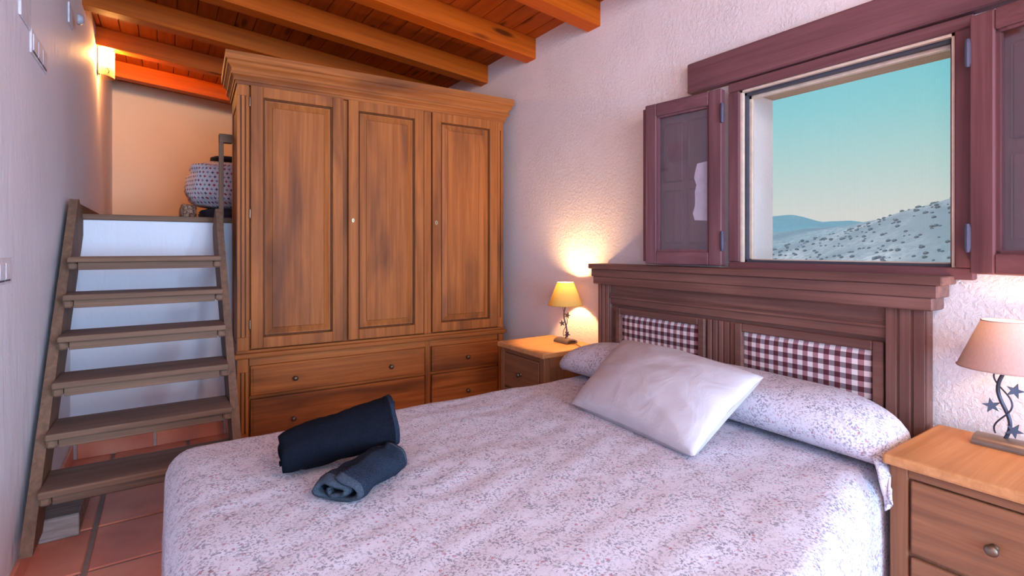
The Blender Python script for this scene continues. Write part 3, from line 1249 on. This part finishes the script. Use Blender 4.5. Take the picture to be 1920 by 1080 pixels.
# long bolster pillow against the headboard
bm = nb()
n1, n2 = 70, 28
rings = []
for i in range(n1 + 1):
    a = i / n1
    y = 0.628 + (2.10 - 0.628) * a
    e_ = abs(2 * a - 1)
    pf = max(0.0, 1 - e_ ** 7) ** 0.5
    ring = []
    for k in range(n2):
        th_ = 2 * PI * k / n2
        cx_, cz_ = math.cos(th_), math.sin(th_)
        sx_ = math.copysign(abs(cx_) ** 0.85, cx_)
        sz_2 = math.copysign(abs(cz_) ** 0.9, cz_)
        w_ = 0.178 * (0.55 + 0.45 * pf)
        h_ = 0.088 * (0.16 + 0.84 * pf)
        X_ = 1.835 + w_ * sx_ - 0.02 * e_ ** 4
        Z_ = 0.523 + h_ * (1 + sz_2)
        Z_ += 0.006 * NZ(X_ * 4, y * 4, k * 0.2) * (1 if sz_2 > 0 else 0)
        ring.append(bm.verts.new((X_, y, Z_)))
    rings.append(ring)
for a, b_ in zip(rings, rings[1:]):
    for k in range(n2):
        bm.faces.new((a[k], a[(k + 1) % n2], b_[(k + 1) % n2], b_[k]))
bm.faces.new(rings[0])
bm.faces.new(rings[-1])
bol = thing('bolster_pillow', 'long floral bolster pillow lying along the headboard', 'pillow', (1.84, 1.34, 0.52))
obj('cushion', bm, 'floral', bol, True, loc=(-1.84, -1.34, -0.52))
# loose open end of its case hanging over the near edge
bm = nb()
nu, nv = 8, 14
g = []
for i in range(nu + 1):
    r = []
    for j in range(nv + 1):
        a, b_ = i / nu, j / nv
        w_ = 0.115 * (1 - 0.80 * b_)
        X_ = 1.672 + w_ * a - 0.075 * b_ + 0.010 * NZ(a * 2, b_ * 3, 1)
        Y_ = 0.652 - 0.062 * b_ ** 0.8 - 0.012 * math.sin(a * PI)
        Z_ = 0.600 - 0.03 * (1 - a) - 0.105 * b_ ** 1.3
        r.append(bm.verts.new((X_, Y_, Z_)))
    g.append(r)
for i in range(nu):
    for j in range(nv):
        bm.faces.new((g[i][j], g[i + 1][j], g[i + 1][j + 1], g[i][j + 1]))
fl = obj('case_flap', bm, 'floral', bol, True, loc=(-1.84, -1.34, -0.52))
so = fl.modifiers.new('thick', 'SOLIDIFY')
so.thickness = 0.004

pl = obj('white_pillow', pillow_mesh([(1.355, 1.595, 0.540), (1.315, 0.985, 0.540), (1.68, 0.975, 0.730), (1.79, 1.73, 0.735)], 0.185, wr=0.007, seed=3), 'cotton', smooth=True)
tag(pl, 'plain white pillow leaning on the floral bolster', 'pillow')

# ------------------------------------------------------------------ rolled towels
def rolled(name, p0, p1, R, turns, thick, squash, mat, label, seed, flare=0.0, rot0=0.0, lift=0.0, skew=0.0, hem='towel_blue'):
    """a cloth strip rolled to a spiral, extruded from p0 to p1 (both on the support)"""
    p0, p1 = Vector(p0), Vector(p1)
    ax = (p1 - p0)
    L = ax.length
    ax.normalize()
    side = ax.cross(Vector((0, 0, 1))).normalized()
    up = side.cross(ax).normalized()
    ns, nl = int(34 * turns), 26
    root = thing(name, label, 'towel', tuple(p0))
    bm = nb()
    g = []
    for li in range(nl + 1):
        w = li / nl
        r = []
        sc = 1.0 + flare * w - 0.10 * (1 - min(1, w / 0.12)) ** 2
        for k in range(ns + 1):
            s = k / ns
            a = rot0 + s * turns * 2 * PI
            rad = (0.014 + (R - 0.014) * s ** 0.8) * sc
            jag = 0.014 * NZ(s * 9, seed, 0) + 0.022 * NZ(s * 3.1, seed + 5, 0)
            ext_ = (jag + skew * (s - 0.5)) * (1 if li in (0, nl) else abs(2 * w - 1) ** 6)
            q_ = rad * (1 + 0.14 * NZ(math.cos(a) * 1.2 + w * 2.2, math.sin(a) * 1.2, seed) + 0.06 * NZ(math.cos(a) * 2.5, math.sin(a) * 2.5 + w * 5, seed + 3))
            cx_ = q_ * math.cos(a)
            cz_ = q_ * math.sin(a) * squash
            cz_ += R * squash * sc
            if cz_ < 0.003:
                cz_ = 0.003 + 0.001 * s
            p = p0 + ax * (L * w + ext_ * (1 if w > 0.5 else -1)) + side * cx_ + up * cz_
            p.z += 0.009 * NZ(w * 4, s * 6, seed) + 0.004 * NZ(w * 11, s * 14, seed + 2)
            p.z = max(p.z, p0.z + 0.002 + (p1.z - p0.z) * w)
            r.append(bm.verts.new(p - p0))
        g.append(r)
    for i in range(nl):
        for j in range(ns):
            bm.faces.new((g[i][j], g[i + 1][j], g[i + 1][j + 1], g[i][j + 1]))
    bm.faces.index_update()
    bm.faces.ensure_lookup_table()
    for f_ in bm.faces:
        if (f_.index < 2 * ns and hem == 'towel_hem') or f_.index >= (nl - 1) * ns:
            f_.material_index = 1
    o = obj('rolled_cloth', bm, [mat, hem], root, True)
    so = o.modifiers.new('thick', 'SOLIDIFY')
    so.thickness = thick
    so.offset = 0
    return root, g, o


rolled('rolled_towel', (0.278, 1.585, 0.522), (0.592, 1.540, 0.545), 0.072, 2.3, 0.011, 0.86, 'towel_dark',
       'large dark navy towel rolled up on the bed', 2.0, 0.36, 2.2, hem='towel_blue')
rolled('rolled_towel', (0.350, 1.335, 0.522), (0.530, 1.460, 0.522), 0.078, 1.75, 0.010, 0.50, 'towel_blue',
       'smaller slate-blue towel rolled with its open end towards the bed foot', 9.0, 0.05, 3.0, hem='towel_hem')

# ------------------------------------------------------------------ bedside tables
def nightstand(cx_, cy_, label, topmat):
    t_ = thing('bedside_table', label, 'bedside table', (cx_, cy_, 0), 0, 'bedside tables')
    hx, hy, H = 0.205, 0.232, 0.60
    P = lambda n, bm, m_, p=None, s=False: obj(n, bm, m_, p or t_, s)
    P('table_top', BX(-hx - 0.012, hx, -hy, hy, H - 0.030, H, bev=0.008, seg=2), topmat)
    bm = nb()
    bx(bm, -hx + 0.02, hx - 0.004, -hy + 0.018, hy - 0.018, 0.05, H - 0.03)
    P('carcass', bm, 'night_z')
    for sy in (-1, 1):
        a = sorted((sy * (hy - 0.012), sy * (hy - 0.055)))
        P('front_post', BX(-hx + 0.006, -hx + 0.045, a[0], a[1], 0.0, H - 0.03, bev=0.004), 'night_z')
        P('rear_post', BX(hx - 0.045, hx - 0.004, a[0], a[1], 0.0, H - 0.03, bev=0.004), 'night_z')
        b0 = sorted((sy * (hy - 0.018), sy * (hy - 0.012)))
        P('side_rail', BX(-hx + 0.045, hx - 0.045, b0[0], b0[1], H - 0.085, H - 0.03, bev=0.002), 'night_x')
    P('front_rail', BX(-hx + 0.008, -hx + 0.03, -hy + 0.055, hy - 0.055, H - 0.056, H - 0.03, bev=0.002), 'night_y')
    P('front_rail', BX(-hx + 0.008, -hx + 0.03, -hy + 0.055, hy - 0.055, 0.05, 0.095, bev=0.002), 'night_y')
    for z0, z1, kz in ((0.345, 0.540, 0.440), (0.103, 0.333, 0.218)):
        bm = bx(nb(), -hx + 0.004, -hx + 0.022, -hy + 0.062, hy - 0.062, z0, z1, bev=0.004, seg=2)
        d = P('drawer', bm, 'night_y')
        P('knob', lathe(nb(), KN, (-hx + 0.004, 0.0, kz), 16, 'x'), 'bronze', d, True)
    return t_


nightstand(1.893, 2.440, 'wooden bedside table between the wardrobe and the bed', 'night_top')
nightstand(1.868, 0.385, 'wooden bedside table at the right edge of the photo, nearest the camera', 'night_top')


# ------------------------------------------------------------------ table lamps
def star_mesh(r, t_):
    pts = []
    for i in range(10):
        a = PI / 2 + i * PI / 5
        q_ = r if i % 2 == 0 else r * 0.40
        pts.append((q_ * math.cos(a), q_ * math.sin(a)))
    return prism(nb(), pts, 'x', -t_ / 2, t_ / 2)


def lamp(loc, label, shade, power, col, rz=0.0):
    L_ = thing('table_lamp', label, 'lamp', loc, rz, 'star-stemmed table lamps')
    # arched base: axis along y
    bm = nb()
    pts = [(-0.043, 0.0)]
    for i in range(13):
        a = PI * i / 12
        pts.append((-0.043 * math.cos(a), 0.006 + 0.020 * math.sin(a)))
    pts.append((0.043, 0.0))
    n_ = 6
    for i in range(13):
        a = PI * (12 - i) / 12
        pts.append((-0.034 * math.cos(a), 0.002 + 0.016 * math.sin(a)))
    prism(bm, pts, 'y', -0.062, 0.062)
    obj('base', bm, 'lamp_base', L_)
    z0, z1 = 0.020, 0.225
    stem = []
    vine = []
    for i in range(33):
        w = i / 32
        z = z0 + (z1 - z0) * w
        stem.append((0, -0.013 * math.sin(w * 2 * PI * 1.05 + 0.1), z))
        if 2 <= i <= 30:
            vine.append((0.004 * math.cos(w * 9), 0.020 * math.sin(w * 2 * PI * 1.35 + 0.5) + 0.002, z))
    obj('stem', tube(nb(), stem, 0.0050, 8), 'iron', L_, True)
    obj('vine', tube(nb(), vine, 0.0022, 6), 'iron', L_, True)
    for y_, z_, rt in ((-0.024, 0.165, 0.3), (0.026, 0.112, -0.2), (-0.022, 0.052, 0.5)):
        bm = star_mesh(0.022, 0.004)
        bm.transform(Matrix.Translation((-0.004, y_, z_)) @ Matrix.Rotation(0.5, 4, 'Z') @ Matrix.Rotation(rt, 4, 'X'))
        obj('star', bm, 'iron', L_)
    sb, s_t, rb, rt_ = 0.225, 0.360, 0.104, 0.050
    bm = nb()
    n = 40
    A = [bm.verts.new((rb * math.cos(2 * PI * i / n), rb * math.sin(2 * PI * i / n), sb)) for i in range(n)]
    B = [bm.verts.new((rt_ * math.cos(2 * PI * i / n), rt_ * math.sin(2 * PI * i / n), s_t)) for i in range(n)]
    for i in range(n):
        bm.faces.new((A[i], A[(i + 1) % n], B[(i + 1) % n], B[i]))
    sh_ = obj('lamp_shade', bm, shade, L_, True)
    for rr, zz in ((rb, sb), (rt_, s_t)):
        pts = [(rr * math.cos(2 * PI * i / 40), rr * math.sin(2 * PI * i / 40), zz) for i in range(41)]
        obj('shade_rim', tube(nb(), pts, 0.0018, 5), shade, sh_, True)
    obj('socket', lathe(nb(), [(0.0, 0.222), (0.012, 0.222), (0.012, 0.262), (0.0, 0.262)], (0, 0, 0), 14), 'iron', L_)
    obj('bulb', lathe(nb(), [(0.0, 0.262), (0.009, 0.263), (0.013, 0.275), (0.018, 0.290), (0.016, 0.303), (0.009, 0.313), (0.0, 0.316)], (0, 0, 0), 16), 'bulb', L_, True)
    pl_ = D.lights.new('lamp_light', 'POINT')
    pl_.energy = power
    pl_.color = col
    pl_.shadow_soft_size = 0.022
    po = D.objects.new('lamp_light', pl_)
    COL.objects.link(po)
    po.parent = L_
    po.location = (0, 0, 0.325)
    return L_


lamp((1.995, 2.405, 0.601), 'lit table lamp with yellow shade beside the wardrobe', 'shade_yellow', 20.0, (1.0, 0.58, 0.24))
lamp((1.985, 0.437, 0.601), 'lit table lamp with taupe shade at the right edge of the photo', 'shade_taupe', 2.1, (1.0, 0.64, 0.36))
cord = obj('lamp_cord', tube(nb(), [(1.995, 2.345, 0.606), (1.985, 2.31, 0.612), (1.975, 2.27, 0.607), (1.965, 2.235, 0.606), (1.962, 2.20, 0.604), (1.960, 2.190, 0.585), (1.962, 2.186, 0.45)], 0.0025, 6), 'black_cord', smooth=True)
tag(cord, 'thin black cord of the yellow lamp over the bedside table edge', 'cord')

# ------------------------------------------------------------------ loft: wall lamp, bedding
sc = thing('wall_lamp', 'lit glass wall lamp with black scrolls under the ceiling beams', 'lamp', (XL, 5.12, 2.50))
obj('backplate', BX(0.0, 0.012, -0.05, 0.05, 0.02, 0.22, bev=0.003), 'iron', sc)
bm = nb()
n = 20
z0, z1 = 0.0, 0.235
rings = []
for k in range(7):
    z = z0 + (z1 - z0) * k / 6
    rings.append([bm.verts.new((0.012 + 0.095 * math.sin(PI * i / n), -0.085 * math.cos(PI * i / n), z - (0.012 * math.sin(PI * i / n) if k == 0 else 0))) for i in range(n + 1)])
for a, b_ in zip(rings, rings[1:]):
    for i in range(n):
        bm.faces.new((a[i], a[i + 1], b_[i + 1], b_[i]))
obj('glass_shade', bm, 'sconce_glass', sc, True)
pts = []
for i in range(40):
    w = i / 39
    a = 0.62 + 0.10 * math.sin(w * 22)
    pts.append((0.012 + 0.098 * math.sin(a), -0.088 * math.cos(a), 0.012 + 0.21 * w))
obj('scroll', tube(nb(), pts, 0.0028, 6), 'black_cord', sc, True)
obj('bulb', lathe(nb(), [(0.0, 0.07), (0.01, 0.072), (0.018, 0.09), (0.018, 0.105), (0.01, 0.12), (0.0, 0.124)], (0.055, -0.02, 0), 14), 'bulb', sc, True)
pl_ = D.lights.new('sconce_light', 'POINT')
pl_.energy = 50
pl_.color = (1.0, 0.48, 0.15)
pl_.shadow_soft_size = 0.03
po = D.objects.new('sconce_light', pl_)
COL.objects.link(po)
po.parent = sc
po.location = (0.055, 0.0, 0.16)


def lump(c, r, mat, seed, amp=0.06, pw=0.6, sub=5):
    bm = nb()
    bmesh.ops.create_uvsphere(bm, u_segments=48, v_segments=30, radius=1.0)
    for v in bm.verts:
        p = v.co.copy()
        q_ = Vector([math.copysign(abs(x) ** pw, x) for x in p])
        k_ = 1 + amp * NZ(p.x * 1.6 + seed, p.y * 1.6, p.z * 2.4) + amp * 0.5 * NZ(p.x * 4 + seed, p.y * 4, p.z * 5)
        v.co = Vector((c[0] + q_.x * r[0] * k_, c[1] + q_.y * r[1] * k_, max(c[2] + q_.z * r[2] * k_, c[2] - r[2])))
    return bm


dv = obj('folded_duvet', lump((0.38, 4.55, 1.640), (0.245, 0.26, 0.178), 'star_print', 2, 0.10), 'star_print', smooth=True)
tag(dv, 'bulky white duvet printed with small stars, folded in the loft', 'duvet')
bk = obj('dark_blanket', lump((0.405, 4.57, 1.409), (0.195, 0.25, 0.052), 'dark_cloth', 6, 0.10, 0.5), 'dark_cloth', smooth=True)
tag(bk, 'dark folded blanket under the star-print duvet in the loft', 'blanket')
bp_ = obj('brown_cushion', lump((0.135, 4.30, 1.416), (0.05, 0.14, 0.060), 'brown_print', 4, 0.12, 0.6), 'brown_print', smooth=True)
tag(bp_, 'small brown patterned cushion at the edge of the loft floor', 'cushion')
tp = obj('black_garment', lump((0.44, 4.58, 1.846), (0.15, 0.18, 0.014), 'dark_cloth', 11, 0.10, 0.6), 'dark_cloth', smooth=True)
tag(tp, 'black garment lying flat on top of the star-print duvet', 'garment')

# ------------------------------------------------------------------ switches on the left wall
def switch(y0, y1, z0, z1, n, label, group=None):
    s_ = thing('light_switch', label, 'switch', (XL, (y0 + y1) / 2, (z0 + z1) / 2), 0, group)
    w, h = (y1 - y0) / 2, (z1 - z0) / 2
    obj('plate', BX(0, 0.006, -w, w, -h, h, bev=0.002), 'switch_white', s_)
    m_ = 0.018
    kw = (2 * w - 2 * m_) / n
    for i in range(n):
        a = -w + m_ + i * kw
        obj('rocker', BX(0.004, 0.009, a + 0.004, a + kw - 0.004, -h + 0.016, h - 0.016, bev=0.002), 'switch_white', s_)
        obj('slot', BX(0.004, 0.0075, a + 0.006, a + kw - 0.006, -h + 0.009, -h + 0.014), 'slot_dark', s_)
    return s_


switch(2.70, 3.02, 1.925, 2.020, 3, 'triple light switch plate high on the left wall')
switch(2.20, 2.385, 1.052, 1.137, 2, 'switch plate at the left edge of the photo')
s_ = thing('wall_sensor', 'small white wall fitting high up near the ceiling beams', 'wall fitting', (XL, 3.72, 2.44))
obj('plate', BX(0, 0.007, -0.07, 0.07, -0.055, 0.055, bev=0.002), 'switch_white', s_)
obj('dome', lathe(nb(), [(0.0, -0.03), (0.018, -0.028), (0.03, -0.012), (0.03, 0.0)], (0.03, 0.02, 0.0), 16, 'x'), 'switch_grey', s_, True)
s_ = obj('fuse_box', BX(XL, XL + 0.008, 2.51, 2.68, 2.000, 2.19, bev=0.003), 'switch_white')
tag(s_, 'flat white box cut off by the top edge, above the triple switch', 'box')
